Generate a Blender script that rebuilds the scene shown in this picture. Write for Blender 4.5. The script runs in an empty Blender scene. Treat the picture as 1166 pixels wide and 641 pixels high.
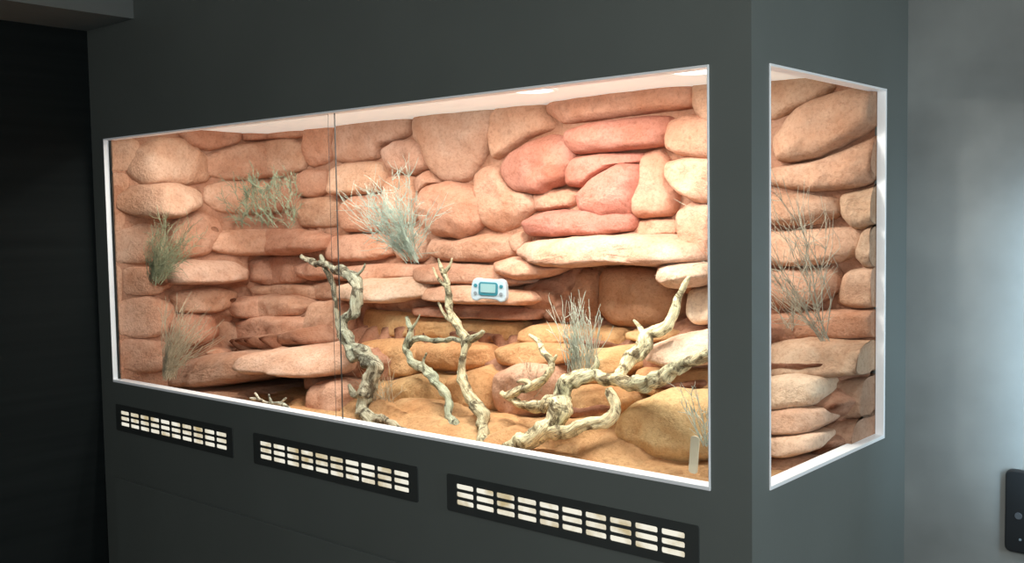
import bpy, bmesh, math, random
import numpy as np
from mathutils import Vector, Matrix, noise
random.seed(7)
S = bpy.context.scene
S.view_settings.view_transform = 'Standard'
COL = S.collection

# ------------------------------------------------------------------ camera
F = 1170.0
C = Vector((0.998, -1.911, 1.55))
bx = Vector((0.7582, 0.6516, -0.0162)); bz = Vector((0.6513, -0.7563, 0.0632))
bz.normalize(); bx = (bx - bz * bx.dot(bz)).normalized(); by = bz.cross(bx)
cam_d = bpy.data.cameras.new('camera'); cam = bpy.data.objects.new('camera', cam_d)
COL.objects.link(cam)
M = Matrix((bx, by, bz)).transposed().to_4x4(); M.translation = C
cam.matrix_world = M
cam_d.sensor_width = 36; cam_d.lens = F / 1166 * 36; cam_d.clip_start = 0.02
S.camera = cam

def survey(u, v, axis, val):
    """measured photo point -> real position on the world plane axis=val"""
    d = bx * (u - 583) + by * (320.5 - v) - bz * F
    s = (val - C[axis]) / d[axis]
    return C + d * s

Z0 = 1.55
YB = 0.72          # rear of the vivarium interior
XL = -2.60         # end wall of the interior
FLOOR_Z = Z0 - 0.66
CEIL_Z = Z0 + 0.355
WT, WB = Z0 + 0.309, Z0 - 0.592
WL, WR = -2.619, -0.097
TOP = Z0 + 0.712
ROOM = TOP + .28

# ------------------------------------------------------------------ helpers
ORG = {}
def link(o, parent=None, origin=(0, 0, 0)):
    COL.objects.link(o)
    origin = Vector(origin)
    ORG[o.name] = origin
    if parent is not None:
        o.parent = parent
        o.location = origin - ORG[parent.name]
    else:
        o.location = origin
    return o

def mk(name, verts, faces, mat, parent=None, origin=None, smooth=False, label=None, category=None, color=None):
    verts = [Vector(v) for v in verts]
    if origin is None:
        lo = Vector((min(v[i] for v in verts) for i in range(3))); hi = Vector((max(v[i] for v in verts) for i in range(3)))
        origin = (lo + hi) / 2
        if parent is None: origin.z = lo.z
    origin = Vector(origin)
    me = bpy.data.meshes.new(name)
    me.from_pydata([v - origin for v in verts], [], faces)
    bm = bmesh.new(); bm.from_mesh(me)
    bmesh.ops.recalc_face_normals(bm, faces=bm.faces)
    bm.to_mesh(me); bm.free()
    if smooth:
        for p in me.polygons: p.use_smooth = True
    me.materials.append(mat)
    o = bpy.data.objects.new(name, me)
    link(o, parent, origin)
    if label: o['label'] = label
    if category: o['category'] = category
    if color: o.color = (*color, 1)
    return o

def empty(name, origin, label, category):
    o = bpy.data.objects.new(name, None); o.empty_display_size = 0.1
    link(o, None, origin); o['label'] = label; o['category'] = category
    return o

def boxes(lst):
    V, Fc = [], []
    for (a, b) in lst:
        x0, y0, z0 = a; x1, y1, z1 = b
        n = len(V)
        V += [(x0,y0,z0),(x1,y0,z0),(x1,y1,z0),(x0,y1,z0),(x0,y0,z1),(x1,y0,z1),(x1,y1,z1),(x0,y1,z1)]
        Fc += [tuple(n+i for i in f) for f in ((0,3,2,1),(4,5,6,7),(0,1,5,4),(1,2,6,5),(2,3,7,6),(3,0,4,7))]
    return V, Fc

def bevel(o, w, seg=2):
    m = o.modifiers.new('bevel', 'BEVEL'); m.width = w; m.segments = seg; m.limit_method = 'ANGLE'
    return o

def rrect(w, h, r, n=5, cx=0, cy=0):
    pts = []
    for (sx, sy, a0) in ((1,1,0),(-1,1,90),(-1,-1,180),(1,-1,270)):
        for i in range(n+1):
            a = math.radians(a0 + 90*i/n)
            pts.append((cx + sx*(w/2-r) + r*math.cos(a), cy + sy*(h/2-r) + r*math.sin(a)))
    return pts

def prism(outline, depth, round_=0.0, seg=3):
    """outline in XZ, front face at y=0 going back to +depth -> verts, faces"""
    bm = bmesh.new()
    vs = [bm.verts.new((p[0], 0, p[1])) for p in outline]
    f = bm.faces.new(vs)
    r = bmesh.ops.extrude_face_region(bm, geom=[f])
    nv = [g for g in r['geom'] if isinstance(g, bmesh.types.BMVert)]
    for v in nv: v.co.y += depth
    if round_ > 0:
        ed = [e for e in bm.edges if all(abs(v.co.y) < 1e-6 for v in e.verts)]
        bmesh.ops.bevel(bm, geom=ed, offset=round_, segments=seg, affect='EDGES', profile=0.5)
    bm.verts.index_update()
    V = [v.co.copy() for v in bm.verts]; Fc = [tuple(v.index for v in f.verts) for f in bm.faces]
    bm.free()
    return V, Fc

# ------------------------------------------------------------------ materials
def newmat(name):
    m = bpy.data.materials.new(name); m.use_nodes = True
    nt = m.node_tree; return m, nt, nt.nodes, nt.links, nt.nodes['Principled BSDF']

def plain(name, col, rough=0.6, metal=0.0, emit=None, es=0.0, var=0.12, scale=8.0, bump=0.0, bscale=200):
    m, nt, N, L, b = newmat(name)
    tc = N.new('ShaderNodeTexCoord'); nz = N.new('ShaderNodeTexNoise'); nz.inputs['Scale'].default_value = scale
    nz.inputs['Detail'].default_value = 4
    L.new(tc.outputs['Object'], nz.inputs['Vector'])
    r = N.new('ShaderNodeValToRGB')
    r.color_ramp.elements[0].position = 0.3; r.color_ramp.elements[1].position = 0.7
    r.color_ramp.elements[0].color = (*[c*(1-var) for c in col], 1)
    r.color_ramp.elements[1].color = (*[min(1, c*(1+var)) for c in col], 1)
    L.new(nz.outputs['Fac'], r.inputs['Fac']); L.new(r.outputs['Color'], b.inputs['Base Color'])
    b.inputs['Roughness'].default_value = rough; b.inputs['Metallic'].default_value = metal
    if emit:
        b.inputs['Emission Color'].default_value = (*emit, 1); b.inputs['Emission Strength'].default_value = es
    if bump > 0:
        n2 = N.new('ShaderNodeTexNoise'); n2.inputs['Scale'].default_value = bscale
        L.new(tc.outputs['Object'], n2.inputs['Vector'])
        bp = N.new('ShaderNodeBump'); bp.inputs['Strength'].default_value = bump; bp.inputs['Distance'].default_value = 0.002
        L.new(n2.outputs['Fac'], bp.inputs['Height']); L.new(bp.outputs['Normal'], b.inputs['Normal'])
    return m

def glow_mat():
    m, nt, N, L, b = newmat('vent_slot_glow')  # emission stands in for interior light showing through the vent slots
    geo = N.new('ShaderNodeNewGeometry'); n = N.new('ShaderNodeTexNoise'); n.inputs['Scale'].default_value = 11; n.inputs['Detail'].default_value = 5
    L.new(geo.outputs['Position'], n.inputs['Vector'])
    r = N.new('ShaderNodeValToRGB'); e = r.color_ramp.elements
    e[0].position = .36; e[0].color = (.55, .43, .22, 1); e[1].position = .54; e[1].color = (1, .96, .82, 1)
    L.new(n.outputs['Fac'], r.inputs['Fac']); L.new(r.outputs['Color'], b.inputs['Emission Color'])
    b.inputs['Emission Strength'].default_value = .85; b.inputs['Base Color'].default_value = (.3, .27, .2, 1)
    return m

def nodes_ramp(N, L, src, p0, c0, p1, c1, mid=None):
    r = N.new('ShaderNodeValToRGB'); r.color_ramp.elements[0].position = p0; r.color_ramp.elements[1].position = p1
    r.color_ramp.elements[0].color = (*c0, 1); r.color_ramp.elements[1].color = (*c1, 1)
    if mid: k = r.color_ramp.elements.new(mid[0]); k.color = (*mid[1], 1)
    L.new(src, r.inputs['Fac']); return r.outputs['Color']
def nodes_mul(N, L, a, bb):
    mx = N.new('ShaderNodeMix'); mx.data_type = 'RGBA'; mx.blend_type = 'MULTIPLY'; mx.inputs[0].default_value = 1
    L.new(a, mx.inputs[6]); L.new(bb, mx.inputs[7]); return mx.outputs[2]

def rock_mat():
    m, nt, N, L, b = newmat('painted_sandstone')
    geo = N.new('ShaderNodeNewGeometry'); oi = N.new('ShaderNodeObjectInfo')
    def nz(s, d, r, dist=0):
        n = N.new('ShaderNodeTexNoise'); n.inputs['Scale'].default_value = s; n.inputs['Detail'].default_value = d; n.inputs['Roughness'].default_value = r
        n.inputs['Distortion'].default_value = dist
        L.new(geo.outputs['Position'], n.inputs['Vector']); return n
    n1 = nz(6, 5, .55, .2); n2 = nz(95, 8, .72); n3 = nz(260, 4, .6); n4 = nz(18, 6, .6, .2)
    c = nodes_mul(N, L, oi.outputs['Color'], nodes_ramp(N, L, n1.outputs['Fac'], .3, (.90, .78, .70), .7, (1.05, 1.12, 1.17)))
    c = nodes_mul(N, L, c, nodes_ramp(N, L, n4.outputs['Fac'], .34, (.93, .88, .85), .62, (1.04, 1.06, 1.07)))
    c = nodes_mul(N, L, c, nodes_ramp(N, L, n2.outputs['Fac'], .34, (.82, .76, .73), .52, (1.03, 1.03, 1.03)))
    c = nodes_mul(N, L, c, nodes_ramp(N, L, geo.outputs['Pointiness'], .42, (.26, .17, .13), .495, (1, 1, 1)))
    L.new(c, b.inputs['Base Color'])
    b.inputs['Roughness'].default_value = 0.9; b.inputs['Specular IOR Level'].default_value = 0.12
    prev = None
    for src, st_, di in ((n4, .6, .022), (n2, .75, .008), (n3, .6, .003)):
        bp = N.new('ShaderNodeBump'); bp.inputs['Strength'].default_value = st_; bp.inputs['Distance'].default_value = di
        L.new(src.outputs['Fac'], bp.inputs['Height'])
        if prev: L.new(prev.outputs['Normal'], bp.inputs['Normal'])
        prev = bp
    L.new(prev.outputs['Normal'], b.inputs['Normal'])
    return m

def wood_mat():
    m, nt, N, L, b = newmat('weathered_driftwood')
    geo = N.new('ShaderNodeNewGeometry'); oi = N.new('ShaderNodeObjectInfo')
    at = N.new('ShaderNodeAttribute'); at.attribute_name = 'grain'
    n1 = N.new('ShaderNodeTexNoise'); n1.inputs['Scale'].default_value = 2.4; n1.inputs['Detail'].default_value = 8; n1.inputs['Roughness'].default_value = .74; n1.inputs['Distortion'].default_value = 1.2
    L.new(at.outputs['Vector'], n1.inputs['Vector'])
    n0 = N.new('ShaderNodeTexNoise'); n0.inputs['Scale'].default_value = 22; n0.inputs['Detail'].default_value = 5; n0.inputs['Distortion'].default_value = .8; n0.inputs['Roughness'].default_value = .65
    L.new(geo.outputs['Position'], n0.inputs['Vector'])
    n5 = N.new('ShaderNodeTexNoise'); n5.inputs['Scale'].default_value = 9; n5.inputs['Detail'].default_value = 3
    L.new(geo.outputs['Position'], n5.inputs['Vector'])
    grain = nodes_ramp(N, L, n1.outputs['Fac'], .36, (.30, .26, .21), .60, (1.15, 1.14, 1.08), (.47, (.76, .72, .64)))
    dark = nodes_ramp(N, L, n0.outputs['Fac'], .39, (.24, .20, .16), .50, (1.05, 1.05, 1.03))
    hue = nodes_ramp(N, L, n5.outputs['Fac'], .38, (.76, .82, .73), .62, (1.06, 1.02, .88))
    c = nodes_mul(N, L, oi.outputs['Color'], grain)
    c = nodes_mul(N, L, c, hue)
    c = nodes_mul(N, L, c, dark)
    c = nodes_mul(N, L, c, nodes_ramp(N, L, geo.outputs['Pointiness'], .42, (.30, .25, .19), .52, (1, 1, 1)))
    L.new(c, b.inputs['Base Color']); b.inputs['Roughness'].default_value = .8
    bp = N.new('ShaderNodeBump'); bp.inputs['Strength'].default_value = .8; bp.inputs['Distance'].default_value = .006
    L.new(n1.outputs['Fac'], bp.inputs['Height'])
    b2 = N.new('ShaderNodeBump'); b2.inputs['Strength'].default_value = .6; b2.inputs['Distance'].default_value = .010
    L.new(dark, b2.inputs['Height']); L.new(bp.outputs['Normal'], b2.inputs['Normal'])
    L.new(b2.outputs['Normal'], b.inputs['Normal'])
    return m

def darkwood_mat():
    m, nt, N, L, b = newmat('dark_panelling')
    geo = N.new('ShaderNodeNewGeometry'); mp = N.new('ShaderNodeMapping'); mp.inputs['Scale'].default_value = (1, .6, 14)
    n = N.new('ShaderNodeTexNoise'); n.inputs['Scale'].default_value = 2.2; n.inputs['Detail'].default_value = 5
    L.new(geo.outputs['Position'], mp.inputs['Vector']); L.new(mp.outputs['Vector'], n.inputs['Vector'])
    r = N.new('ShaderNodeValToRGB'); r.color_ramp.elements[0].color = (.004, .006, .006, 1); r.color_ramp.elements[1].color = (.012, .015, .015, 1)
    L.new(n.outputs['Fac'], r.inputs['Fac']); L.new(r.outputs['Color'], b.inputs['Base Color'])
    b.inputs['Roughness'].default_value = .8; b.inputs['Specular IOR Level'].default_value = .1
    return m

ROCK = rock_mat(); WOOD = wood_mat(); DARK = darkwood_mat()
PAINT = plain('grey_green_paint', (.155, .172, .161), rough=.4, var=.05, scale=3, bump=.08, bscale=120)
WALLP = plain('grey_wall_paint', (.245, .252, .24), rough=.6, var=.18, scale=4, bump=.06, bscale=90)
CEILP = plain('ceiling_paint', (.16, .17, .162), rough=.8, var=.05)
FLOORM = plain('floor_vinyl', (.08, .085, .08), rough=.5)
LINER = plain('white_liner', (.84, .83, .8), rough=.5, var=.03)
CEILL = plain('cream_added_glow', (.80, .80, .76), rough=.5, var=.03, emit=(.98, .97, .88), es=.38)  # added emission stands in for light bouncing onto the cream ceiling
ALU = plain('white_aluminium', (.9, .91, .91), rough=.35, var=.02, emit=(.9, .95, 1), es=.10)  # slight emission added so the white frame looks brightly lit
BLACK = plain('black_plastic', (.012, .013, .014), rough=.4)
BEZEL = plain('dark_grille', (.05, .055, .053), rough=.5)
EDGE = plain('glass_edge_tint', (.03, .036, .034), rough=.6)
GLOW = glow_mat()
LEDM = plain('led_diffuser', (.9, .9, .9), emit=(1, .98, .93), es=2.5)
PLASTIC = plain('pale_plastic', (.46, .56, .61), rough=.35, var=.02)
TEAL = plain('teal_plastic', (.04, .2, .25), rough=.3, var=.02)
LCD = plain('lcd_glass', (.28, .46, .47), rough=.15, var=.03)
RUB = plain('grey_rubber', (.2, .24, .26), rough=.6)
DRUB = plain('dark_rubber', (.06, .065, .07), rough=.6)
TAG = plain('beige_plastic', (.75, .68, .5), rough=.4)
def twigmat(name, c): return plain(name, c, rough=.8, var=.3, scale=30)

# ------------------------------------------------------------------ rock relief
def smooth(a, b, x):
    t = max(0, min(1, (x-a)/(b-a))); return t*t*(3-2*t)
def base_depth(z):            # how far the sculpted base stands out at height z
    zr = z - Z0
    return .16*smooth(-.33, -.43, zr) + .06*smooth(-.46, -.6, zr)
YF = .018
def fade(y): return .10 + .90*smooth(YF, .17, y)   # end wall flattens toward the glass

rock = empty('rock_wall', (-1.3, .6, FLOOR_Z), 'sculpted terracotta sandstone relief lining the inside of the terrarium', 'rock wall')

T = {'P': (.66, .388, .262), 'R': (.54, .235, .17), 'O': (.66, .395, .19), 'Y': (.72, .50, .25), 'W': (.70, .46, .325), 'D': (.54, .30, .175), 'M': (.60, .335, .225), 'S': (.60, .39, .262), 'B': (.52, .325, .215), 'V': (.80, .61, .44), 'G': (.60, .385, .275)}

def chaikin(p, n=2, k=.2):
    for _ in range(n):
        q = []
        for i in range(len(p)):
            a, b = p[i], p[(i+1) % len(p)]
            q.append((a[0]*(1-k)+b[0]*k, a[1]*(1-k)+b[1]*k)); q.append((a[0]*k+b[0]*(1-k), a[1]*k+b[1]*(1-k)))
        p = q
    return p
def resample(p, n):
    L = [0]
    for i in range(len(p)):
        a, b = p[i], p[(i+1) % len(p)]; L.append(L[-1] + math.hypot(a[0]-b[0], a[1]-b[1]))
    out = []; j = 0
    for k in range(n):
        t = L[-1]*k/n
        while L[j+1] < t: j += 1
        a, b = p[j], p[(j+1) % len(p)]; f = (t-L[j])/max(1e-9, L[j+1]-L[j])
        out.append((a[0]+(b[0]-a[0])*f, a[1]+(b[1]-a[1])*f))
    return out

SN = [0]; REG = {'B': [], 'L': []}
def stone(plane, off, bulge, tint, poly, up=None, rg=.95, grow=1.06):
    if plane == 'LB':
        stone('L', off, bulge, tint, poly, up, rg, grow); stone('B', off, bulge, tint, poly, up, rg, grow); return
    bulge *= 1.12
    SN[0] += 1; sd = SN[0]*7.31
    cu = sum(p[0] for p in poly)/len(poly); cv = sum(p[1] for p in poly)/len(poly)
    if plane == 'L':
        d0 = off
        q = [survey(u, v, 0, XL + d0 + bulge*.5) for u, v in poly]; q = [(w.y, w.z) for w in q]
    else:
        zc = survey(cu, cv, 1, YB-.1).z
        d0 = base_depth(zc) + off
        q = [survey(u, v, 1, YB - d0 - bulge*.5) for u, v in poly]; q = [(w.x, w.z) for w in q]
    q = resample(chaikin(q, 2, .14), 108)
    ca = sum(p[0] for p in q)/len(q); cb = sum(p[1] for p in q)/len(q)
    q = [(ca+(a-ca)*grow, cb+(b-cb)*grow) for a, b in q]
    for (a, b) in q[::4]: REG[plane].append((a, b, d0 + bulge*.06))
    n = len(q); V = []; Fc = []
    ts = [.0, .1, .2, .3, .4, .5, .59, .67, .74, .8, .86, .91, .95, .98, 1.0]
    tilt = random.uniform(-.25, .25); tilt2 = random.uniform(-.05, .3) if up is None else up
    hh = max(abs(b-cb) for a, b in q)
    ex = random.uniform(4.6, 7.5)
    # a couple of flat facets give each face a chiselled look
    fac = [(random.uniform(0, 6.283), random.uniform(.25, .6), random.uniform(.25, .5)) for _ in range(3)]
    def put(a, b, d):
        if plane == 'L':
            a = max(a, YF); return (XL + d*fade(a), a, b)
        return (min(a, -.022), YB - d, b)
    rings = []
    def nd(a, b):
        p = Vector((a, b, sd))
        rd = abs(noise.noise(p*9+Vector((3, 3, 3))))
        return rg*(noise.noise(p*5)*.026 - rd*.020 + .007 + noise.noise(p*19)*.009 + noise.noise(p*45)*.003)
    def jt(a, b):
        return 1 + rg*(.07*noise.noise(Vector((a*9, b*9, sd+3))) + .04*noise.noise(Vector((a*28, b*28, sd+5))) + .01*noise.noise(Vector((a*70, b*70, sd+5))))
    hw = max(abs(a-ca) for a, b in q)
    V.append(put(ca, cb, d0 + bulge + nd(ca, cb)*min(1, bulge/.06)))
    for t in ts[1:]:
        r = []
        for (a, b) in q:
            jit = jt(a, b)
            x = ca + (a-ca)*t*jit; y = cb + (b-cb)*t*jit
            h = (1 - t**ex)**.5
            for (fa, fo, fs) in fac:
                e = (x-ca)/max(hw, .02)*math.cos(fa) + (y-cb)/max(hh, .02)*math.sin(fa) - fo
                if e > 0: h -= fs*e*h
            h *= bulge
            d = d0 + h*(1 + tilt*(x-ca)*5 - tilt2*(y-cb)/max(hh, .02)) + nd(x, y)*min(1, bulge/.06)*(1-.4*t)
            r.append(len(V)); V.append(put(x, y, d))
        rings.append(r)
    for k in (.2, .4, .6, .8, 1.0):      # skirt running back into the wall
        r = []
        for (a, b) in q:
            jit = jt(a, b)
            sh = 1 - .05*k
            x = ca + (a-ca)*jit*sh; y = cb + (b-cb)*jit*sh
            dd = d0*(1-k) - .03*k
            r.append(len(V)); V.append(put(x, y + .014*noise.noise(Vector((a*12, dd*20, sd))), dd + nd(x, y)*.5*(1-k)))
        rings.append(r)
    for i in range(n): Fc.append((0, rings[0][i], rings[0][(i+1) % n]))
    for k in range(len(rings)-1):
        A, B = rings[k], rings[k+1]
        for i in range(n): Fc.append((A[i], B[i], B[(i+1) % n], A[(i+1) % n]))
    c = T[tint]; f = random.uniform(.90, 1.10); g = random.uniform(.92, 1.07)
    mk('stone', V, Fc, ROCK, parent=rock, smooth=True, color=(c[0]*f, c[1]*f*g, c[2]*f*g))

st = stone
# --- end wall stones
st('L', .02, .03, 'P', [(118,160),(158,158),(165,175),(150,195),(120,190)])
st('L', .02, .05, 'P', [(160,168),(185,158),(215,158),(240,180),(240,205),(205,212),(165,210),(152,195)])
st('L', .02, .04, 'M', [(205,148),(245,143),(278,146),(275,162),(240,172),(215,165)])
st('LB', .03, .05, 'P', [(242,177),(275,164),(325,158),(345,172),(338,194),(300,203),(262,204),(243,198)])
st('L', .06, .07, 'P', [(152,222),(168,210),(205,208),(230,218),(232,234),(205,248),(165,246),(150,236)])
st('L', .02, .03, 'M', [(120,198),(150,200),(150,225),(145,260),(120,262)])
st('LB', .02, .04, 'P', [(238,212),(262,206),(320,204),(335,215),(335,236),(290,245),(248,240),(236,228)])
st('L', .03, .05, 'P', [(198,252),(232,240),(250,248),(256,266),(240,290),(205,294),(192,272)])
st('L', .01, .03, 'M', [(122,268),(165,255),(190,262),(194,290),(170,300),(124,295)])
st('LB', .07, .05, 'P', [(250,268),(280,261),(340,262),(364,268),(362,283),(330,290),(265,290),(248,282)], .4)
st('L', .09, .06, 'W', [(196,304),(230,297),(270,298),(286,308),(282,320),(235,324),(200,324)], .5)
st('LB', .02, .04, 'P', [(288,296),(318,290),(350,296),(350,320),(310,326),(286,318)])
st('L', .01, .03, 'M', [(145,305),(192,303),(196,325),(175,336),(145,335)])
st('L', .02, .04, 'P', [(140,345),(175,338),(200,345),(200,378),(165,385),(140,380)])
st('LB', .09, .05, 'P', [(272,346),(290,338),(325,338),(345,348),(338,360),(305,364),(276,361)])
st('L', .03, .05, 'P', [(200,335),(240,326),(270,332),(272,348),(245,356),(205,356)])
st('LB', .03, .04, 'P', [(290,328),(320,323),(362,326),(362,342),(330,338),(292,336)])
st('L', .03, .06, 'P', [(188,368),(212,356),(245,360),(252,378),(236,392),(200,394)])
st('LB', .02, .05, 'P', [(252,368),(290,362),(345,362),(350,392),(300,398),(258,394)])
st('L', .02, .05, 'P', [(146,388),(185,388),(205,396),(205,415),(175,425),(145,420)])
st('L', .07, .05, 'P', [(237,402),(248,396),(262,397),(268,407),(262,416),(244,417)])
st('L', .02, .03, 'M', [(124,385),(148,390),(146,425),(126,428)])
st('L', .01, .03, 'M', [(122,300),(143,305),(142,345),(140,378),(124,378)])
# low ledge with hollow
st('B', .15, .12, 'W', [(170,424),(205,410),(250,403),(292,403),(308,416),(300,430),(270,436),(225,442),(174,438)], .4)
st('B', .17, .12, 'W', [(278,404),(325,397),(376,401),(388,414),(380,426),(352,430),(336,428),(316,424),(298,426),(282,418)], .45)
st('B', .18, .10, 'P', [(354,438),(378,432),(400,442),(398,475),(372,482),(360,470)])
st('B', .25, .08, 'P', [(135,438),(200,444),(250,448),(268,456),(268,470),(240,470),(135,454)], .5)
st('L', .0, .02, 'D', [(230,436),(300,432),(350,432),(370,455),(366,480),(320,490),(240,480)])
# --- back wall, corner column
st('B', .02, .04, 'P', [(346,144),(362,140),(378,142),(378,182),(352,190),(345,172)])
st('B', .02, .04, 'M', [(336,200),(350,192),(370,195),(372,218),(355,226),(338,220)])
st('B', .02, .04, 'P', [(338,228),(372,224),(382,232),(384,258),(345,260),(336,245)])
st('B', .04, .04, 'P', [(336,302),(355,297),(374,300),(376,316),(352,320),(338,314)])
st('B', .02, .05, 'P', [(348,345),(385,345),(398,362),(395,395),(355,398),(348,380)])
st('B', .02, .04, 'M', [(352,322),(400,318),(402,342),(360,342)])
st('LB', .02, .04, 'M', [(280,148),(315,144),(343,145),(344,156),(300,160),(280,160)])
# --- back wall, upper rows
st('B', .03, .05, 'G', [(382,138),(430,130),(464,132),(464,152),(450,160),(432,166),(428,182),(384,184),(378,160)])
st('B', .04, .06, 'G', [(467,132),(500,124),(558,122),(560,150),(545,180),(528,206),(505,206),(488,188),(478,165),(466,156)])
st('B', .03, .05, 'M', [(562,124),(600,116),(618,120),(632,144),(600,158),(580,172),(562,184),(558,160)])
st('B', .06, .06, 'M', [(618,118),(660,108),(720,98),(785,96),(786,120),(740,128),(680,136),(640,140),(625,132)])
st('B', .05, .05, 'P', [(790,94),(812,90),(822,110),(818,142),(800,142),(789,128)])
st('B', .04, .05, 'G', [(432,172),(448,160),(474,158),(488,176),(486,192),(466,198),(440,194)])
st('B', .06, .06, 'R', [(642,148),(680,138),(725,132),(756,132),(760,150),(748,166),(700,172),(655,176),(642,164)])
st('B', .05, .06, 'P', [(758,140),(780,130),(815,134),(822,160),(815,182),(780,178),(760,170)])
st('B', .05, .06, 'R', [(566,196),(572,180),(595,162),(625,154),(648,158),(650,185),(640,206),(615,220),(582,216)])
st('B', .05, .05, 'R', [(642,196),(650,180),(690,174),(728,174),(728,184),(702,188),(685,196),(664,214),(644,212)])
st('B', .04, .05, 'M', [(728,176),(748,168),(760,180),(772,212),(766,244),(724,248),(722,215)])
st('B', .06, .06, 'R', [(656,222),(680,198),(705,186),(722,190),(726,205),(720,248),(688,250),(660,240)])
st('B', .05, .06, 'P', [(758,184),(785,178),(815,182),(820,230),(800,232),(772,218),(758,200)])
st('B', .04, .05, 'P', [(374,192),(395,184),(428,184),(436,198),(432,216),(400,222),(374,222)])
st('B', .04, .05, 'P', [(538,200),(550,190),(566,188),(582,218),(604,222),(606,236),(588,256),(568,266),(552,256),(542,232)])
st('B', .06, .07, 'P', [(472,232),(482,214),(508,207),(534,214),(546,232),(542,258),(520,272),(496,268),(478,256)])
st('B', .03, .04, 'M', [(606,220),(630,214),(660,216),(656,234),(625,240),(608,240)])
st('B', .03, .05, 'P', [(384,236),(402,222),(430,220),(436,250),(428,264),(392,264)])
st('B', .03, .04, 'P', [(436,202),(470,200),(474,225),(472,252),(446,256),(436,235)])
st('B', .03, .04, 'P', [(490,192),(505,208),(490,210),(476,222),(470,205)])
st('B', .08, .05, 'R', [(594,252),(620,241),(690,238),(716,242),(718,262),(690,268),(630,270),(600,268)])
st('B', .05, .04, 'P', [(720,252),(745,248),(770,252),(772,266),(745,270),(720,268)])
st('B', .06, .06, 'P', [(770,242),(785,232),(815,234),(820,300),(800,304),(784,290),(772,266)])
st('B', .05, .05, 'P', [(488,270),(520,274),(552,266),(580,270),(586,288),(560,298),(510,298),(488,290)])
st('B', .04, .04, 'P', [(366,272),(400,266),(444,268),(448,288),(430,296),(372,298)])
st('B', .04, .04, 'M', [(450,262),(476,260),(486,272),(486,296),(456,298),(446,280)])
st('B', .04, .04, 'M', [(580,268),(596,262),(604,272),(598,288),(586,288)])
# --- big ledge, hollow beneath
st('B', .11, .09, 'W', [(582,286),(594,277),(640,271),(700,268),(760,271),(784,279),(794,296),(770,302),(738,303),(700,300),(655,305),(620,303),(596,298)], .3, 1.3)
st('B', .10, .07, 'P', [(556,300),(580,293),(612,298),(640,305),(622,315),(590,320),(565,312)], .3, 1.3)
st('B', .12, .08, 'W', [(746,303),(775,297),(798,300),(808,314),(790,327),(766,328),(752,318)], .3, 1.3)
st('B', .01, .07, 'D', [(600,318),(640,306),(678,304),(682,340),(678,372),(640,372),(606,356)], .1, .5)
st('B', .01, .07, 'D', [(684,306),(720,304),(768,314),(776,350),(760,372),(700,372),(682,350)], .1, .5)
st('B', .06, .07, 'V', [(782,332),(792,327),(818,328),(820,366),(802,370),(786,358)], .5)
# --- stepped middle shelves
st('B', .06, .05, 'P', [(372,308),(400,303),(440,300),(480,303),(480,314),(440,318),(395,320),(374,316)], .4, 1.2)
st('B', .09, .05, 'P', [(470,306),(500,300),(548,302),(590,308),(604,320),(580,326),(530,324),(474,322)], .4, 1.2)
st('B', .14, .07, 'V', [(384,326),(410,318),(450,318),(480,322),(484,338),(450,344),(410,344),(388,340)], .5, 1.2)
st('B', .14, .06, 'P', [(478,328),(520,326),(560,330),(598,332),(608,342),(596,348),(540,346),(480,342)], .4, 1.2)
st('B', .12, .05, 'M', [(470,350),(540,347),(602,350),(614,356),(600,365),(540,363),(478,360)], .3, 1.2)
st('B', .02, .05, 'O', [(408,352),(470,358),(530,364),(588,368),(588,392),(540,390),(470,384),(412,386)])
st('B', .07, .05, 'O', [(590,378),(604,371),(640,371),(656,380),(650,391),(610,393),(592,388)], .4)
st('B', .07, .05, 'O', [(712,378),(740,374),(774,377),(770,388),(735,391),(714,386)], .4)
st('B', -.02, .05, 'O', [(655,374),(708,374),(712,394),(690,402),(655,398)])
# --- lower boulders
st('B', .02, .07, 'O', [(400,392),(440,388),(470,392),(476,425),(445,435),(410,432)])
st('B', .02, .07, 'O', [(476,392),(520,390),(556,394),(560,416),(530,424),(480,424)])
st('B', .04, .06, 'O', [(562,396),(600,390),(650,394),(655,412),(610,418),(568,416)])
st('B', .04, .08, 'O', [(655,402),(690,400),(716,396),(722,420),(690,440),(656,436)])
st('B', .12, .07, 'V', [(734,396),(770,382),(815,374),(828,396),(826,410),(800,416),(765,418),(738,410)], .7, .8)
st('B', .04, .09, 'O', [(436,436),(470,428),(504,432),(514,460),(505,484),(455,482),(436,456)])
st('B', .04, .09, 'O', [(508,430),(540,422),(562,432),(564,466),(535,484),(514,468)])
st('B', .04, .09, 'P', [(562,426),(590,414),(622,418),(632,440),(622,470),(588,480),(566,466)])
st('B', .04, .09, 'O', [(630,445),(660,438),(705,440),(725,455),(715,478),(660,486),(632,474)])
st('B', .04, .08, 'O', [(722,420),(770,422),(815,420),(826,444),(790,454),(745,450),(724,438)], .4)
st('B', .10, .11, 'Y', [(708,486),(718,460),(752,447),(790,449),(826,456),(834,500),(820,526),(775,534),(738,522),(716,508)], .2, 1.0)
st('B', .17, .10, 'O', [(690,522),(738,520),(775,530),(815,526),(832,550),(790,566),(726,556)], .4)
st('B', .12, .10, 'O', [(450,484),(510,476),(560,474),(592,484),(596,514),(540,520),(470,506)], .3)
st('B', .14, .11, 'O', [(586,490),(640,480),(700,482),(716,500),(706,534),(660,538),(600,526)], .3)
st('B', .08, .08, 'O', [(402,436),(436,438),(440,470),(470,482),(462,496),(420,484),(404,470)])
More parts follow.
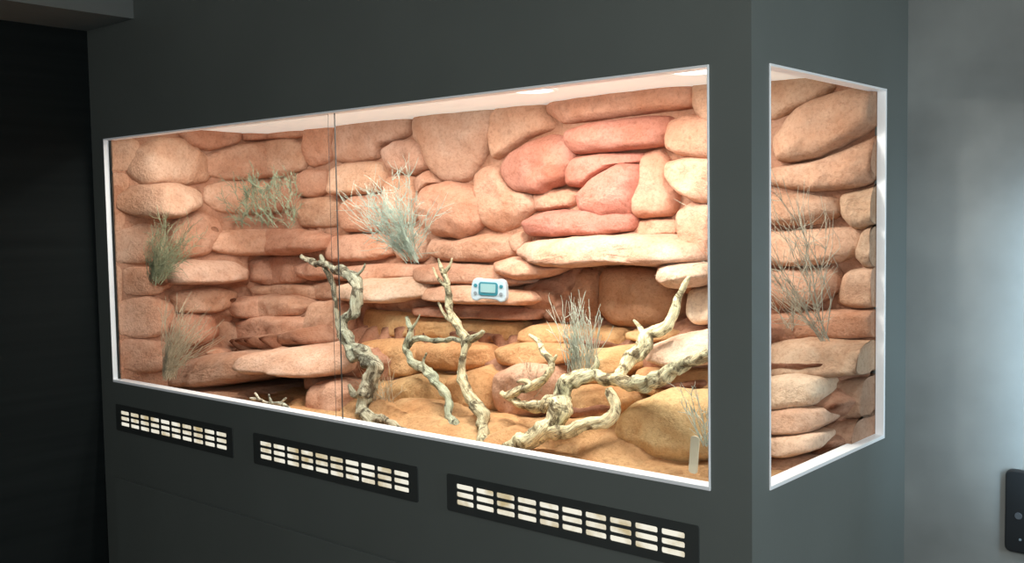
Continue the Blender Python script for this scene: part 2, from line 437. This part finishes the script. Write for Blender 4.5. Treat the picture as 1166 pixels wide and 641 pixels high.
# --- stretch seen through the end window: leaning slabs on top, blocks below
st('B', -.02, .045, 'S', [(862,80),(905,84),(948,97),(938,110),(905,124),(880,136),(860,130)])
st('B', -.015, .065, 'S', [(878,158),(900,128),(936,106),(972,100),(1006,106),(1006,132),(970,158),(925,180),(888,184)])
st('B', -.02, .05, 'S', [(872,192),(896,188),(930,184),(975,164),(1012,146),(1012,190),(985,212),(940,218),(896,214),(872,208)])
st('B', -.015, .05, 'B', [(862,222),(905,220),(950,226),(958,244),(930,256),(885,256),(862,250)])
st('B', -.02, .05, 'S', [(956,222),(985,216),(1012,204),(1014,250),(975,262),(958,248)])
st('B', -.015, .055, 'S', [(862,264),(920,262),(960,258),(985,266),(975,290),(950,300),(890,304),(862,298)], .35)
st('B', -.02, .05, 'B', [(982,262),(1014,254),(1014,300),(985,306),(974,292)])
st('B', -.02, .05, 'B', [(862,310),(900,306),(950,304),(962,326),(930,348),(880,352),(862,342)])
st('B', -.02, .05, 'S', [(962,308),(1012,302),(1014,346),(980,352),(948,346)])
st('B', -.02, .05, 'B', [(868,360),(930,352),(1012,354),(1014,382),(940,388),(876,386)])
st('B', -.05, .07, 'S', [(862,396),(900,388),(960,392),(1012,394),(1012,424),(940,430),(880,430),(862,420)], .4, .8)
st('B', -.02, .06, 'V', [(856,434),(895,428),(928,432),(936,448),(926,462),(880,468),(856,462)], .3, .7)
st('B', -.02, .06, 'W', [(856,472),(900,466),(932,468),(936,482),(918,494),(858,494)], .3, .7)
st('B', .0, .06, 'V', [(856,499),(900,496),(930,496),(930,512),(902,520),(856,520)], .3, .7)
st('B', .01, .06, 'W', [(856,524),(900,521),(924,524),(920,542),(880,550),(856,548)], .3, .7)
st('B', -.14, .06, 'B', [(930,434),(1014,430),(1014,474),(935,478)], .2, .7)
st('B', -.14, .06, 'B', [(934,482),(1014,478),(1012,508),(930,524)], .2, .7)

# base relief that fuses the stones: follows their local depth so joints stay shallow
def fill(plane, A, B):
    R = np.array(REG[plane]); a, b = np.meshgrid(A, B)
    P = np.stack([a.ravel(), b.ravel()], 1); out = np.zeros(len(P))
    for s in range(0, len(P), 4000):
        q = P[s:s+4000]
        d2 = (q[:, None, 0]-R[None, :, 0])**2 + (q[:, None, 1]-R[None, :, 1])**2
        w = np.exp(-d2/(2*.014**2)) + 1e-7*np.exp(-d2/(2*.12**2)) + 1e-30
        out[s:s+4000] = 1/((w/(R[None, :, 2]+.06)).sum(1)/w.sum(1)) - .06
    return out.reshape(a.shape)
V, Fc = [], []
A = np.linspace(XL-.03, -.022, 420); B = np.linspace(FLOOR_Z-.02, CEIL_Z+.01, 168)
D = fill('B', A, B)
for j, z in enumerate(B):
    for i, x in enumerate(A):
        p = Vector((x, 0, z)); dd = D[j, i] + .006*noise.noise(p*9) + .003*noise.noise(p*26)
        k = smooth(-1.90, -2.02, x)*smooth(Z0-.52, Z0-.56, z)      # hollow under the low ledge
        dd *= 1-k
        V.append((x, YB - max(-.01, dd), z))
for j in range(len(B)-1):
    for i in range(len(A)-1):
        a = j*len(A)+i; Fc.append((a, a+1, a+len(A)+1, a+len(A)))
n0 = len(V); A2 = np.linspace(YF, YB+.02, 120); D = fill('L', A2, B)
for j, z in enumerate(B):
    for i, y in enumerate(A2):
        p = Vector((5, y, z))
        V.append((XL + (D[j, i] + .006*noise.noise(p*9) + .003*noise.noise(p*26))*fade(y), y, z))
for j in range(len(B)-1):
    for i in range(len(A2)-1):
        a = n0 + j*len(A2)+i; Fc.append((a, a+1, a+len(A2)+1, a+len(A2)))
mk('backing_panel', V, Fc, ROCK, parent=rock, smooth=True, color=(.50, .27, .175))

# rocky ochre floor: low rounded shelves
V, Fc = [], []
nx, ny = 360, 92
for j in range(ny+1):
    for i in range(nx+1):
        x = XL + .005 + (-.03 - XL)*i/nx; y = .036 + (YB-.045)*j/ny
        w = Vector((x*3.4 + .35*noise.noise(Vector((x*4, y*4, 1))), y*5.0 + .35*noise.noise(Vector((x*4, y*4, 7))), 3.3))
        ds, ps = noise.voronoi(w)
        e = min(1.0, (ds[1]-ds[0])*1.9)
        lift = .5 + .5*noise.cell(ps[0]*7.7)
        amp = .2 + .8*smooth(-1.95, -1.80, x)*(1-smooth(-.50, -.34, x))
        z = FLOOR_Z + .010 + amp*((.022 + .024*lift)*e**.5 + .045*smooth(.14, .34, y)) + .006*noise.noise(Vector((x*9, y*9, 2))) + .003*noise.noise(Vector((x*30, y*30, 4)))
        V.append((x, y, z))
for j in range(ny):
    for i in range(nx):
        a = j*(nx+1)+i; Fc.append((a, a+1, a+nx+2, a+nx+1))
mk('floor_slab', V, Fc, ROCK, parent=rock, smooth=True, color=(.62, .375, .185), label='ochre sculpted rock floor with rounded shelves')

# ------------------------------------------------------------------ terrarium cabinet
XC = -2.71; YW = .876; TH = .018
terr = empty('terrarium', (-1.35, .43, 0), 'large built-in grey-green terrarium cabinet with lit corner windows', 'terrarium')
S1, S2 = .078, .723     # end window
V, Fc = boxes([
    ((XC, 0, WT), (0, TH+.01, ROOM)), ((XC, 0, 0), (0, TH+.01, WB)), ((XC, 0, WB), (WL, TH+.01, WT)),
    ((WR, 0, WB), (0, S1, WT)),
    ((-TH-.01, TH+.01, WT), (0, YW, ROOM)), ((-TH-.01, TH+.01, 0), (0, YW, WB)), ((-TH-.01, S2, WB), (0, YW, WT)),
    ((XC, TH+.01, 0), (XC+TH, YW, ROOM)),
    ((XC+TH, YW-TH, 0), (-TH-.01, YW-.002, ROOM)),
])
mk('cabinet_body', V, Fc, PAINT, parent=terr)
V, Fc = boxes([
    ((XL-.04, TH+.011, FLOOR_Z-.03), (-TH-.011, YB+.09, FLOOR_Z-.018)),
    ((XL-.045, TH+.011, FLOOR_Z-.03), (XL-.035, YB+.09, CEIL_Z)),
    ((XL-.04, YB+.07, FLOOR_Z-.03), (-TH-.011, YB+.08, CEIL_Z)),
])
mk('interior_lining', V, Fc, LINER, parent=terr, label='pale white interior lining')
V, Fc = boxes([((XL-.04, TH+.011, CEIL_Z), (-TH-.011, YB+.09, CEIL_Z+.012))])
mk('ceiling_added_glow', V, Fc, CEILL, parent=terr, label='cream interior ceiling with added glow')
# window frames
fw, fd = .009, .034
V, Fc = boxes([((WL, -.003, WT-fw*.6), (WR, fd, WT)), ((WL, -.003, WB), (WR, fd, WB+fw)),
               ((WL, -.003, WB+fw), (WL+.003, .016, WT-fw*.6)), ((WR-.004, -.003, WB+fw), (WR, fd, WT-fw*.6))])
bevel(mk('window_frame', V, Fc, ALU, parent=terr, label='thin white aluminium frame'), .001)
V, Fc = boxes([((-fd, S1, WT-fw*.6), (.003, S2, WT)), ((-fd, S1, WB), (.003, S2, WB+fw)),
               ((-fd, S1, WB+fw), (.003, S1+.003, WT-fw*.6)), ((-.02, S2-.008, WB+fw), (.003, S2, WT-fw*.6))])
bevel(mk('window_frame', V, Fc, ALU, parent=terr, label='thin white aluminium frame'), .001)
# sliding glass: the panes are clean enough to read only by their polished edges
XM = -1.336
V, Fc = boxes([((XM+.0122, .0140, WB+fw), (XM+.0138, .0172, WT-fw*.6))])
mk('glass_edge', V, Fc, EDGE, parent=terr, label='dark polished edge of the sliding glass')
V, Fc = boxes([((XM-.0225, .0195, WB+fw), (XM-.0217, .0206, WT-fw*.6))])
mk('glass_edge', V, Fc, EDGE, parent=terr, label='faint thin edge of the rear sliding glass')
# vent grilles
def grille(x0, x1):
    zc = Z0 - .722; w = x1 - x0; cx = (x0+x1)/2
    cu = bpy.data.curves.new('g', 'CURVE'); cu.dimensions = '2D'; cu.fill_mode = 'BOTH'; cu.extrude = .0015
    def spl(pts):
        s = cu.splines.new('POLY'); s.points.add(len(pts)-1); s.use_cyclic_u = True
        for i, p in enumerate(pts): s.points[i].co = (p[0], p[1], 0, 1)
    spl(rrect(w+.06, .098, .006))
    pitch = w/10
    for i in range(10):
        for j in range(3):
            spl(rrect(pitch-.0100, .0134, .004, 3, cx=-w/2+pitch*(i+.5), cy=(j-1)*.0210))
    tmp = bpy.data.objects.new('g', cu); COL.objects.link(tmp)
    dg = bpy.context.evaluated_depsgraph_get(); me = tmp.evaluated_get(dg).to_mesh()
    V = [Vector((v.co.x+cx, -.0035 - v.co.z, v.co.y+zc)) for v in me.vertices]; Fc = [tuple(p.vertices) for p in me.polygons]
    bpy.data.objects.remove(tmp)
    g = mk('vent_grille', V, Fc, BEZEL, parent=terr, label='dark slotted ventilation grille glowing from behind')
    V, Fc = boxes([((x0-.01, -.0018, zc-.036), (x1+.01, -.0004, zc+.036))])  # sheet added behind the slots in place of light from inside
    mk('vent_glow_sheet', V, Fc, GLOW, parent=g, label='added glowing sheet in place of interior light through the slots')
for a, b in ((-2.573, -1.885), (-1.711, -1.023), (-.852, -.154)): grille(a, b)
# lower service door
V, Fc = boxes([((-2.62, -.011, .1), (-.1, -.0005, Z0-.952))])
bevel(mk('door', V, Fc, PAINT, parent=terr, label='flush grey-green service door'), .002)
# recessed lights
for i, x in enumerate((-.337, -.86)):
    n = 40; V = []; Fc = []
    prof = [(.072, 0), (.072, -.003), (.064, -.005), (.058, -.004), (.056, -.002)]
    for (r, z) in prof:
        for k in range(n):
            a = 2*math.pi*k/n; V.append((x+r*math.cos(a), .35+r*math.sin(a), CEIL_Z+z))
    for q in range(len(prof)-1):
        for k in range(n): Fc.append((q*n+k, q*n+(k+1) % n, (q+1)*n+(k+1) % n, (q+1)*n+k))
    dl = mk('downlight', V, Fc, CEILL, parent=terr, smooth=True, label='round recessed white downlight')
    V = [(x+.056*math.cos(2*math.pi*k/n), .35+.056*math.sin(2*math.pi*k/n), CEIL_Z-.003) for k in range(n)]
    mk('lens', V, [tuple(range(n))], LEDM, parent=dl)
    ld = bpy.data.lights.new('downlight_lamp', 'AREA'); ld.shape = 'DISK'; ld.size = .07; ld.energy = 4.2; ld.color = (1, .98, .92)
    lo = bpy.data.objects.new('downlight_lamp', ld); COL.objects.link(lo); lo.location = (x, .30, CEIL_Z-.014)
# light bars added on the ceiling to even out the interior light
for (y, e, rx, xc, ln) in ((.085, 11.0, 14, -1.26, 2.2), (.22, 7.0, 0, -1.32, 1.8)):
    V, Fc = boxes([((xc-ln/2, y-.012, CEIL_Z-.006), (xc+ln/2, y+.004, CEIL_Z-.001))])
    mk('added_light_bar', V, Fc, CEILL if rx == 0 else LEDM, parent=terr, label='slim white bar added with the interior fill light')
    ld = bpy.data.lights.new('added_bar_lamp', 'AREA'); ld.shape = 'RECTANGLE'; ld.size = ln; ld.size_y = .03; ld.energy = e; ld.color = (1, .99, .94)
    lo = bpy.data.objects.new('added_bar_lamp', ld); COL.objects.link(lo); lo.location = (xc, y, CEIL_Z-.02); lo.rotation_euler = (math.radians(rx), 0, 0)

# ------------------------------------------------------------------ driftwood
def cat(P, sub=8):
    out = []
    n = len(P)
    for i in range(n-1):
        p0 = P[max(0, i-1)]; p1 = P[i]; p2 = P[i+1]; p3 = P[min(n-1, i+2)]
        for k in range(sub):
            t = k/sub
            out.append(tuple(.5*((2*p1[c]) + (-p0[c]+p2[c])*t + (2*p0[c]-5*p1[c]+4*p2[c]-p3[c])*t*t + (-p0[c]+3*p1[c]-3*p2[c]+p3[c])*t**3) for c in range(4)))
    out.append(P[-1]); return out

def tube(V, Fc, G, pts, sides=22, knot=.36, sd=0, sub=12, rs=1.0, kink=.7):
    P = []
    for (u, v, y, r) in pts:
        w = survey(u, v, 1, y); P.append((w.x, w.y, w.z, r*rs))
    P = cat(P, sub); n = len(P)
    up = Vector((.3, .9, .1)).normalized(); base = len(V); s = 0
    for i in range(n):
        a = Vector(P[max(0, i-1)][:3]); b = Vector(P[min(n-1, i+1)][:3]); t = (b-a).normalized()
        up = (up - t*up.dot(t)).normalized(); sd2 = t.cross(up)
        c = Vector(P[i][:3]); r = max(.0025, P[i][3])
        if i: s += (c-Vector(P[i-1][:3])).length
        c = c + Vector((noise.noise(c*23+Vector((sd, 0, 0))), noise.noise(c*23+Vector((0, sd, 9))), noise.noise(c*23+Vector((5, 0, sd)))))*r*kink
        endf = .3 if i in (0, n-1) else 1
        kn = 1 + knot*noise.noise(c*27+Vector((sd, 1, 2)))
        for k in range(sides):
            th = 2*math.pi*k/sides
            dr = up*math.cos(th)+sd2*math.sin(th)
            tw = th + s*9 + sd
            rr = r*endf*kn*(1 + .12*math.sin(2*tw) + .07*math.sin(5*tw + 1.3) + .26*noise.noise((c + dr*r)*42) + .12*noise.noise((c + dr*r)*95))
            V.append(c + dr*rr)
            G.append((math.cos(tw)*2.0 + sd*3, math.sin(tw)*2.0, s*13))
    for i in range(n-1):
        for k in range(sides):
            Fc.append((base+i*sides+k, base+i*sides+(k+1) % sides, base+(i+1)*sides+(k+1) % sides, base+(i+1)*sides+k))
    Fc.append(tuple(base+k for k in range(sides))); Fc.append(tuple(base+(n-1)*sides+k for k in range(sides)))

def branch(limbs, label, color, name='driftwood_branch', **kw):
    V, Fc, G = [], [], []
    for i, l in enumerate(limbs): tube(V, Fc, G, l, sd=i*3.7+len(limbs), **kw)
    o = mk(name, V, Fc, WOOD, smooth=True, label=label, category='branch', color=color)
    at = o.data.attributes.new('grain', 'FLOAT_VECTOR', 'POINT')
    at.data.foreach_set('vector', [c for g in G for c in g])
    return o

branch([
 [(343,291,.44,.007),(356,299,.43,.010),(372,302,.41,.013),(386,308,.40,.015),(402,317,.38,.018),(409,334,.36,.019),(402,352,.34,.019),(393,370,.32,.020),(399,392,.3,.021),(414,404,.28,.021),(425,420,.26,.024),(418,440,.24,.027),(413,460,.22,.026),(420,478,.2,.024),(424,492,.18,.024)],
 [(364,290,.42,.004),(368,300,.42,.008),(376,318,.41,.009),(383,342,.39,.009),(384,368,.37,.009),(392,390,.33,.012)],
 [(404,412,.27,.014),(396,398,.28,.010),(388,386,.3,.005)],
 [(418,440,.24,.016),(405,452,.23,.012),(397,438,.24,.005)],
 [(420,478,.2,.018),(440,482,.2,.014),(462,490,.18,.008)],
 [(402,317,.38,.008),(412,308,.38,.005),(416,300,.38,.003)],
], 'tall twisted dark grey driftwood branch with a pale forked tip', (.56, .545, .49))
branch([
 [(463,360,.43,.005),(467,378,.41,.009),(462,398,.4,.011),(472,413,.38,.012),(488,424,.35,.014),(500,440,.32,.013),(511,456,.3,.014),(511,475,.27,.014),(521,491,.23,.014),(527,505,.2,.014)],
 [(462,398,.4,.009),(474,386,.4,.008),(492,388,.4,.008),(512,386,.39,.008),(526,388,.38,.009)],
 [(488,424,.35,.008),(482,412,.35,.005),(486,402,.35,.003)],
 [(467,378,.41,.006),(474,368,.41,.004),(478,358,.41,.0025)],
], 'slender crooked grey driftwood stem rising from the floor', (.62, .65, .57))
branch([
 [(499,294,.45,.004),(504,310,.44,.008),(511,328,.43,.010),(511,350,.42,.011),(519,368,.40,.013),(529,386,.38,.016),(531,405,.36,.014),(526,424,.34,.014),(533,446,.32,.015),(546,464,.28,.018),(551,484,.25,.020),(548,502,.2,.018),(552,516,.17,.018)],
 [(511,328,.43,.007),(501,320,.44,.006),(493,304,.45,.003)],
 [(505,312,.44,.006),(512,303,.44,.005),(515,294,.44,.003)],
 [(529,390,.37,.013),(542,384,.37,.012),(551,377,.37,.005)],
 [(519,368,.40,.008),(506,358,.41,.006),(499,344,.42,.003)],
], 'upright knotty tan driftwood stem with short stubs', (.73, .67, .53))
branch([
 [(572,520,.12,.027),(588,508,.15,.030),(606,498,.17,.028),(628,484,.2,.027),(637,466,.23,.029),(634,449,.26,.027),(650,434,.28,.025),(672,427,.3,.021),(696,431,.3,.019),(722,438,.28,.020),(746,433,.26,.020),(768,420,.24,.018),(790,410,.22,.016),(814,402,.2,.013)],
 [(704,432,.3,.014),(716,412,.35,.016),(732,398,.38,.018),(736,382,.4,.017),(753,374,.42,.016),(767,360,.44,.014),(772,342,.46,.011),(786,314,.48,.005)],
 [(738,386,.4,.010),(728,374,.41,.007),(721,364,.41,.003)],
 [(618,492,.18,.020),(646,491,.2,.016),(670,483,.22,.016),(690,479,.24,.017),(701,463,.26,.014),(692,444,.28,.012)],
 [(632,458,.25,.020),(608,464,.28,.016),(588,458,.3,.012),(570,446,.3,.006)],
 [(576,452,.3,.009),(590,444,.3,.012),(608,440,.3,.014),(622,428,.3,.012),(628,413,.32,.010),(618,400,.33,.008),(612,388,.34,.006),(602,381,.34,.003)],
 [(628,413,.32,.008),(634,404,.32,.004)],
 [(608,440,.3,.009),(598,434,.3,.007),(588,435,.3,.003)],
 [(672,427,.3,.010),(680,414,.31,.006),(678,404,.32,.003)],
], 'long sprawling pale grapevine driftwood resting on the rock floor', (1.0, .92, .72), kink=.45, knot=.3)
branch([
 [(284,454,.14,.005),(296,455,.14,.006),(306,459,.14,.006),(318,460,.14,.006),(330,464,.13,.005)],
 [(296,455,.14,.004),(290,447,.14,.003)], [(310,459,.14,.005),(306,449,.14,.003)], [(318,460,.14,.004),(326,453,.14,.003)],
], 'small bleached white twig lying on the ground', (1.2, 1.2, 1.2), name='dry_twig', sides=8)

# ------------------------------------------------------------------ dry plants
def strand(V, Fc, P, r0, r1):
    b = len(V); n = len(P)
    for i, p in enumerate(P):
        a = P[max(0, i-1)]; c = P[min(n-1, i+1)]; t = (c-a)
        t = t.normalized() if t.length > 1e-6 else Vector((0, 0, 1))
        u = t.cross(Vector((.2, 1, .3))).normalized(); w = t.cross(u); r = r0+(r1-r0)*i/(n-1)
        for k in range(3):
            th = 2*math.pi*k/3; V.append(p+(u*math.cos(th)+w*math.sin(th))*r)
    for i in range(n-1):
        for k in range(3): Fc.append((b+i*3+k, b+i*3+(k+1) % 3, b+(i+1)*3+(k+1) % 3, b+(i+1)*3+k))

def plant(name, u, v, axis, val, h, spread, n, kids, mat, label, cat_, lean=(0, 0), seed=1, r=.0016, droop=.1, kl=.35, flat=.5, base=.012, upz=1.0, vz=0.0, wild=1.0):
    rnd = random.Random(seed); B = survey(u, v, axis, val); V, Fc = [], []
    nrm = Vector((0, -1, 0)) if axis == 1 else Vector((1, 0, 0)); side = Vector((1, 0, 0)) if axis == 1 else Vector((0, 1, 0))
    def keep(p):          # stay on the inner side of the glass
        p = p.copy()
        if p.y < .045: p.y = .045 + (.045-p.y)*.8
        if p.x > -.045: p.x = -.045 - (p.x+.045)*.8
        return p
    for i in range(n):
        a = rnd.gauss(0, spread*.55)
        o = rnd.uniform(-flat*.4, flat)*spread*.6
        L = h*rnd.uniform(.45, 1)
        d = (Vector((0, 0, upz+rnd.gauss(0, vz))) + side*(a+lean[0]) + nrm*(o+lean[1])).normalized()
        p = B + side*rnd.uniform(-base, base) + nrm*rnd.uniform(-.004, min(base, .03)) + Vector((0, 0, rnd.uniform(-.2, .6)*base)); P = [p.copy()]; seg = 8
        bend = Vector((rnd.uniform(-1, 1), rnd.uniform(-1, 0.3), rnd.uniform(-.5, .2)))*droop*1.5
        for k in range(seg):
            d = (d + bend/seg + Vector((rnd.gauss(0, .09), rnd.gauss(0, .06), rnd.gauss(0, .06)))*wild).normalized()
            p = p + d*L/seg; P.append(p.copy())
        strand(V, Fc, [keep(q) for q in P], r, r*.5)
        for q in range(kids):
            k = rnd.randint(1, seg-1); s = P[k].copy(); dd = (P[k+1]-P[k]).normalized()
            dd = (dd + Vector((rnd.gauss(0, .6), rnd.gauss(0, .4), rnd.gauss(.05, .45)))*wild).normalized(); l2 = L*kl*rnd.uniform(.4, 1)
            Q = [s.copy()]
            for m_ in range(4):
                dd = (dd + Vector((rnd.gauss(0, .18), rnd.gauss(0, .12), rnd.gauss(.04, .16)))*wild).normalized(); s = s+dd*l2/4; Q.append(s.copy())
            strand(V, Fc, [keep(q_) for q_ in Q], r*.75, r*.45)
    return mk(name, V, Fc, mat, smooth=True, label=label, category=cat_)

m_sage = twigmat('sage_twigs', (.37, .45, .37)); m_olive = twigmat('olive_twigs', (.30, .32, .19)); m_brown = twigmat('brown_twigs', (.44, .39, .29))
m_straw = twigmat('straw_twigs', (.52, .44, .30)); m_pale = twigmat('pale_blades', (.60, .64, .52)); m_green = twigmat('grey_green_twigs', (.26, .31, .20))
plant('dry_shrub', 474, 298, 1, .43, .33, 1.0, 48, 12, m_sage, 'tall spiky grey-green shrub growing from the ledge', 'shrub', lean=(-.5, .1), seed=3, r=.0013, base=.04, wild=1.15, kl=.36)
plant('dry_shrub', 306, 249, 1, .44, .12, 1.4, 110, 10, m_green, 'low grey-green wiry bush tucked between stones', 'shrub', seed=5, r=.0013, base=.19, droop=.4, wild=1.4)
plant('dry_shrub', 172, 322, 0, -2.42, .25, 1.1, 60, 12, m_olive, 'loose olive-brown bush growing against the end wall', 'shrub', lean=(.25, .1), seed=8, r=.0013, base=.05, wild=1.3)
plant('dry_grass_tuft', 176, 432, 0, -2.36, .29, 1.2, 120, 2, m_straw, 'fine straw-coloured grass tuft leaning over the low stones', 'grass', lean=(.5, .1), seed=11, r=.0012, droop=.3, base=.05)
plant('dry_grass_tuft', 664, 424, 1, .38, .22, .36, 80, 1, m_pale, 'upright tuft of pale green-white grass blades', 'grass', seed=13, r=.0014, droop=.06, base=.045, wild=.9)
plant('dry_grass_tuft', 440, 468, 1, .34, .16, .9, 40, 3, m_straw, 'sparse fine dry grass among driftwood', 'grass', seed=17, r=.0012, base=.04)
plant('dry_grass_tuft', 612, 448, 1, .40, .09, .8, 36, 2, m_straw, 'short dry grass behind the driftwood', 'grass', seed=23, r=.0012, base=.03)
plant('dry_shrub', 940, 388, 1, .54, .48, 1.3, 14, 10, m_brown, 'large bare wiry brown shrub against the rocks', 'shrub', lean=(-.15, .1), seed=19, r=.0013, kl=.45, wild=1.0)
plant('dry_shrub', 900, 376, 1, .55, .25, .9, 7, 6, m_brown, 'smaller bare wiry brown shrub beside the larger one', 'shrub', seed=21, r=.0012, kl=.4, wild=1.0)
plant('dry_shrub', 806, 508, 1, .12, .15, .6, 18, 4, m_pale, 'bleached white twiggy sprig by the glass', 'shrub', seed=29, r=.0012)

# ------------------------------------------------------------------ thermometer
dc = survey(556, 330, 1, .462)
def place(V, c, off=(0, 0, 0), rot=0.0, yaw=0.0):
    R = Matrix.Rotation(yaw, 3, 'Z') @ Matrix.Rotation(rot, 3, 'Y')
    return [R @ (Vector(v)+Vector(off)) + c for v in V]
therm = empty('digital_thermometer', dc - Vector((0, 0, .035)), 'pale controller-shaped digital thermometer with teal screen on the rock shelf', 'thermometer')
yaw = .35; rot = .04
ol = [(-.058,-.020),(-.052,-.032),(-.038,-.036),(-.024,-.028),(.024,-.028),(.038,-.036),(.052,-.032),(.058,-.020),(.055,.014),(.05,.028),(.038,.034),(.02,.031),(-.02,.031),(-.038,.034),(-.05,.028),(-.055,.014)]
ol = [(a*1.05, b*1.05) for a, b in chaikin(ol, 1)]
V, Fc = prism(ol, .022, .004, 2); mk('casing', place(V, dc, rot=rot, yaw=yaw), Fc, PLASTIC, parent=therm, smooth=False)
V, Fc = prism(rrect(.064, .042, .009), .004, .001); mk('bezel', place(V, dc, (0, -.0025, .003), rot, yaw), Fc, TEAL, parent=therm, label='teal screen surround')
V, Fc = prism(rrect(.050, .027, .003), .002); mk('screen', place(V, dc, (0, -.0038, .005), rot, yaw), Fc, LCD, parent=therm, label='grey-green liquid crystal screen')
for ox, oz in ((-.043, .012), (.043, .012), (-.043, -.012), (.043, -.012)):
    V, Fc = prism([(.006*math.cos(a*math.pi/8), .006*math.sin(a*math.pi/8)) for a in range(16)], .004, .001)
    mk('button', place(V, dc, (ox, -.0025, oz), rot, yaw), Fc, TEAL if oz > 0 else RUB, parent=therm)
# tag
tc = survey(790, 518, 1, .05)
V, Fc = prism(rrect(.022, .085, .008), .003, .0008); mk('plant_tag', place(V, tc, rot=.08), Fc, TAG, label='small beige plastic marker standing by the glass', category='marker')

# ------------------------------------------------------------------ wall intercom
pc = Vector((.318, YW-.018, Z0-.768))
box = empty('wall_intercom', pc - Vector((0, 0, .105)), 'black rounded wall-mounted intercom unit', 'intercom')
V, Fc = prism(rrect(.116, .212, .016), .017, .005); mk('housing', place(V, pc), Fc, BLACK, parent=box)
V, Fc = prism([(.009*math.cos(a*math.pi/12), .009*math.sin(a*math.pi/12)) for a in range(24)], .004, .001)
mk('button', place(V, pc, (-.025, -.002, -.01)), Fc, DRUB, parent=box, label='round dark grey button')
V, Fc = prism(rrect(.006, .006, .002), .002); mk('indicator', place(V, pc, (-.02, -.0012, -.07)), Fc, RUB, parent=box, label='tiny grey indicator')

# ------------------------------------------------------------------ room
def room(name, a, b, mat):
    V, Fc = boxes([(a, b)]); o = mk(name, V, Fc, mat); o['kind'] = 'structure'; return o
room('floor', (-2.81, -4, -.1), (3.2, 1.0, 0), FLOORM)
room('ceiling', (-2.81, -4, ROOM), (3.2, 1.0, ROOM+.1), CEILP)
room('trim_1', (XC, -4, TOP), (-2.375, 0, ROOM), CEILP)
room('wall_back', (-2.81, YW, 0), (3.2, YW+.1, ROOM), WALLP)
room('wall_left', (-2.81, -4, 0), (XC, YW, ROOM), DARK)
room('wall_right', (3.1, -4, 0), (3.2, YW, ROOM), WALLP)
room('wall_front', (-2.81, -4.1, 0), (3.2, -4, ROOM), WALLP)

def area(loc, tgt, size, en, col, sy=None):
    ld = bpy.data.lights.new('lamp', 'AREA'); ld.size = size
    if sy: ld.shape = 'RECTANGLE'; ld.size_y = sy
    ld.energy = en; ld.color = col
    o = bpy.data.objects.new('unseen_lamp', ld); COL.objects.link(o); o.location = loc
    o.rotation_euler = (Vector(tgt)-Vector(loc)).to_track_quat('-Z', 'Y').to_euler()
area((1.2, -2.6, 2.15), (-.8, 0, 1.1), 1.2, 40, (.97, 1, .98))  # unseen soft fill added behind the camera to light the cabinet front
area((2.2, -.3, 1.3), (0, .5, .9), .5, 20, (.80, .93, 1))  # unseen fill added to lift the cabinet's end face
area((.40, .735, 1.20), (.345, YW, 1.20), .03, 2.2, (.55, .80, 1), sy=.75)

w = bpy.data.worlds.new('world'); S.world = w; w.use_nodes = True
w.node_tree.nodes['Background'].inputs[0].default_value = (.02, .022, .022, 1)
